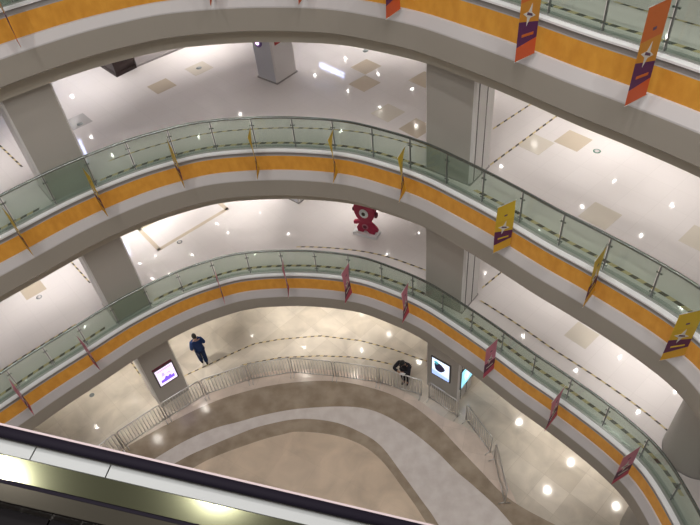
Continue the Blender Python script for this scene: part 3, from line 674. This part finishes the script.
# hanging lit signs whose mirror images show in the floors
def sign(p0, p1, z, h, label):
    a, b = Vector(p0), Vector(p1); c = (a + b)/2; d = b - a
    t = empty('hanging_sign', (c.x, c.y, z), math.atan2(d.y, d.x), label=label, cat='sign')
    mb = MB(); mb.box((0, 0, -h/2), d.length, .10, h); mb.build('sign_frame', M_screenframe, t, world=False)
    mb = MB(); mb.box((0, -.055, -h/2), d.length - .04, .008, h - .04); mb.build('lit_face', M_sign, t, world=False)
    mb = MB(); mb.box((0, 0, -h - .004), d.length - .02, .09, .008); mb.build('lit_underside', M_sign, t, world=False)
    for x in (-d.length*.35, d.length*.35):
        mb = MB(); mb.tube([(x, 0, 0), (x, 0, FB + 3.2 - z if z > FB else FC + 3.2 - z)], .01, 6); mb.build('hanger_rod', M_steel, t, world=False)
M_sign = em('blue_white_sign', (.55, .62, 1), 16.)
sign((-.29, 24.95), (.67, 23.8), FB + 2.78, .18, 'long blue-white lit sign mirrored in the floor beside the two beige diamonds')
sign((-9.57, 21.2), (-9.05, 20.05), FB + 2.95, .35, 'blue-white lit sign hanging behind the left column, mirrored in the upper floor')
sign((-9.49, 20.99), (-9.05, 20.0), FC + 2.95, .35, 'blue-white lit sign hanging behind the left column, mirrored in the lower floor')

# ------------------------------------------------------------------ camera frame and the escalator passing below it
PITCH, ROLL, FPX = R(44.96), R(6.564), 645.4
CAM = Vector((0, 0, 20.45))
Rt = Vector((1, 0, 0)); Up = Vector((0, math.sin(PITCH), math.cos(PITCH))); Fw = Vector((0, math.cos(PITCH), -math.sin(PITCH)))
# axis of the escalator: runs down to the right
ax = (Rt*math.cos(R(-20.2)) + Up*math.sin(R(-20.2)) + Fw*.02).normalized()
hside = Vector((ax.y, -ax.x, 0)).normalized()             # horizontal, across, towards the viewer's side
if hside.y > 0: hside = -hside
upn = ax.cross(hside); upn = upn if upn.z > 0 else -upn
r0 = Vector((-.327, .476, -.816)).normalized(); P0 = CAM + r0*4.3     # outer edge of the handrail
es = empty('escalator', tuple(P0), label='escalator with black rubber handrail and steel decking crossing the lower left corner', cat='escalator')
def bar(name, prof, m, l0=-6., l1=7., smooth=False, nseg=2):
    mb = MB(); k = len(prof); V = []
    for i in range(nseg):
        l = l0 + (l1 - l0)*i/(nseg - 1)
        for a, b in prof: V.append(P0 + ax*l + hside*a + upn*b)
    F = [[i*k + j, (i+1)*k + j, (i+1)*k + (j+1) % k, i*k + (j+1) % k] for i in range(nseg - 1) for j in range(k)]
    F += [list(range(k)), [(nseg-1)*k + j for j in range(k)][::-1]]
    mb.add(V, F, 0, smooth)
    o = mb.build(name, m, es)
    bm = bmesh.new(); bm.from_mesh(o.data); bmesh.ops.recalc_face_normals(bm, faces=bm.faces); bm.to_mesh(o.data); bm.free()
    return o
n = 14; oval = [(.036 + .036*math.cos(2*math.pi*i/n), .0 + .026*math.sin(2*math.pi*i/n)) for i in range(n)]
bar('handrail', oval, M_rubber, smooth=True)
bar('outer_edge_strip', [(-.020, -.045), (-.020, -.012), (.004, -.006), (.004, -.045)], mat('pinkish_white_edge', (.52, .43, .45), .4))
for i, (l0, l1) in enumerate(((-6, -.62), (-.612, -.16), (-.152, 2.2), (2.208, 7))):
    bar('white_panel', [(0.0653, -.035), (0.1479, -.035), (0.1479, -.045), (0.0653, -.045)], mat('white_enamel', (.34, .355, .36), .5), l0, l1)
M_es = mat('escalator_steel', (.34, .35, .22), .09, 1.); M_es.node_tree.nodes['Principled BSDF'].inputs['Anisotropic'].default_value = 0
bar('inner_deck', [(0.1496, -.045), (0.2767, -.070), (0.2767, -.085), (0.1496, -.06)], M_es)
bar('deck_joint', [(0.2767, -.08), (0.2975, -.08), (0.2975, -.12), (0.2767, -.12)], M_rubber)
bar('skirt_panel', [(.298, -.085), (.385, -.108), (.385, -.14), (.298, -.12)], mat('skirt_steel', (.34, .31, .25), .10, 1.))
bar('balustrade_side', [(-.012, -.045), (.02, -.045), (.02, -.95), (-.012, -.95)], mat('grey_cladding', (.5, .48, .46), .5))
bar('truss_side', [(-.03, -.95), (.40, -.95), (.40, -1.3), (-.03, -1.3)], M_gap)
stp = 0
for i in range(30):
    l = -5.6 + .4*i
    mb = MB(); Q = []
    for a in (.388, 1.45):
        for b in (-.34, -.22):
            for ll in (l, l + .39): Q.append(P0 + ax*ll + hside*a + upn*b)
    F = [[0, 1, 3, 2], [4, 6, 7, 5], [0, 4, 5, 1], [2, 3, 7, 6], [0, 2, 6, 4], [1, 5, 7, 3]]
    mb.add(Q, F); mb.build('step', mat('black_step', (.006, .005, .006), .7, spec=.1), es)

# ------------------------------------------------------------------ camera
cd = bpy.data.cameras.new('camera'); cam = bpy.data.objects.new('camera', cd); C.objects.link(cam)
cd.sensor_fit = 'HORIZONTAL'; cd.sensor_width = 36; cd.lens = 36*FPX/700; cd.clip_start = .05; cd.clip_end = 200
X = Rt*math.cos(ROLL) - Up*math.sin(ROLL); Y = Rt*math.sin(ROLL) + Up*math.cos(ROLL)
M = Matrix((( X.x, Y.x, -Fw.x, CAM.x), (X.y, Y.y, -Fw.y, CAM.y), (X.z, Y.z, -Fw.z, CAM.z), (0, 0, 0, 1)))
cam.matrix_world = M
sc = bpy.context.scene; sc.camera = cam
vs = sc.view_settings; vs.view_transform = 'Standard'; vs.look = 'None'; vs.gamma = 1; vs.exposure = .12; vs.use_curve_mapping = False
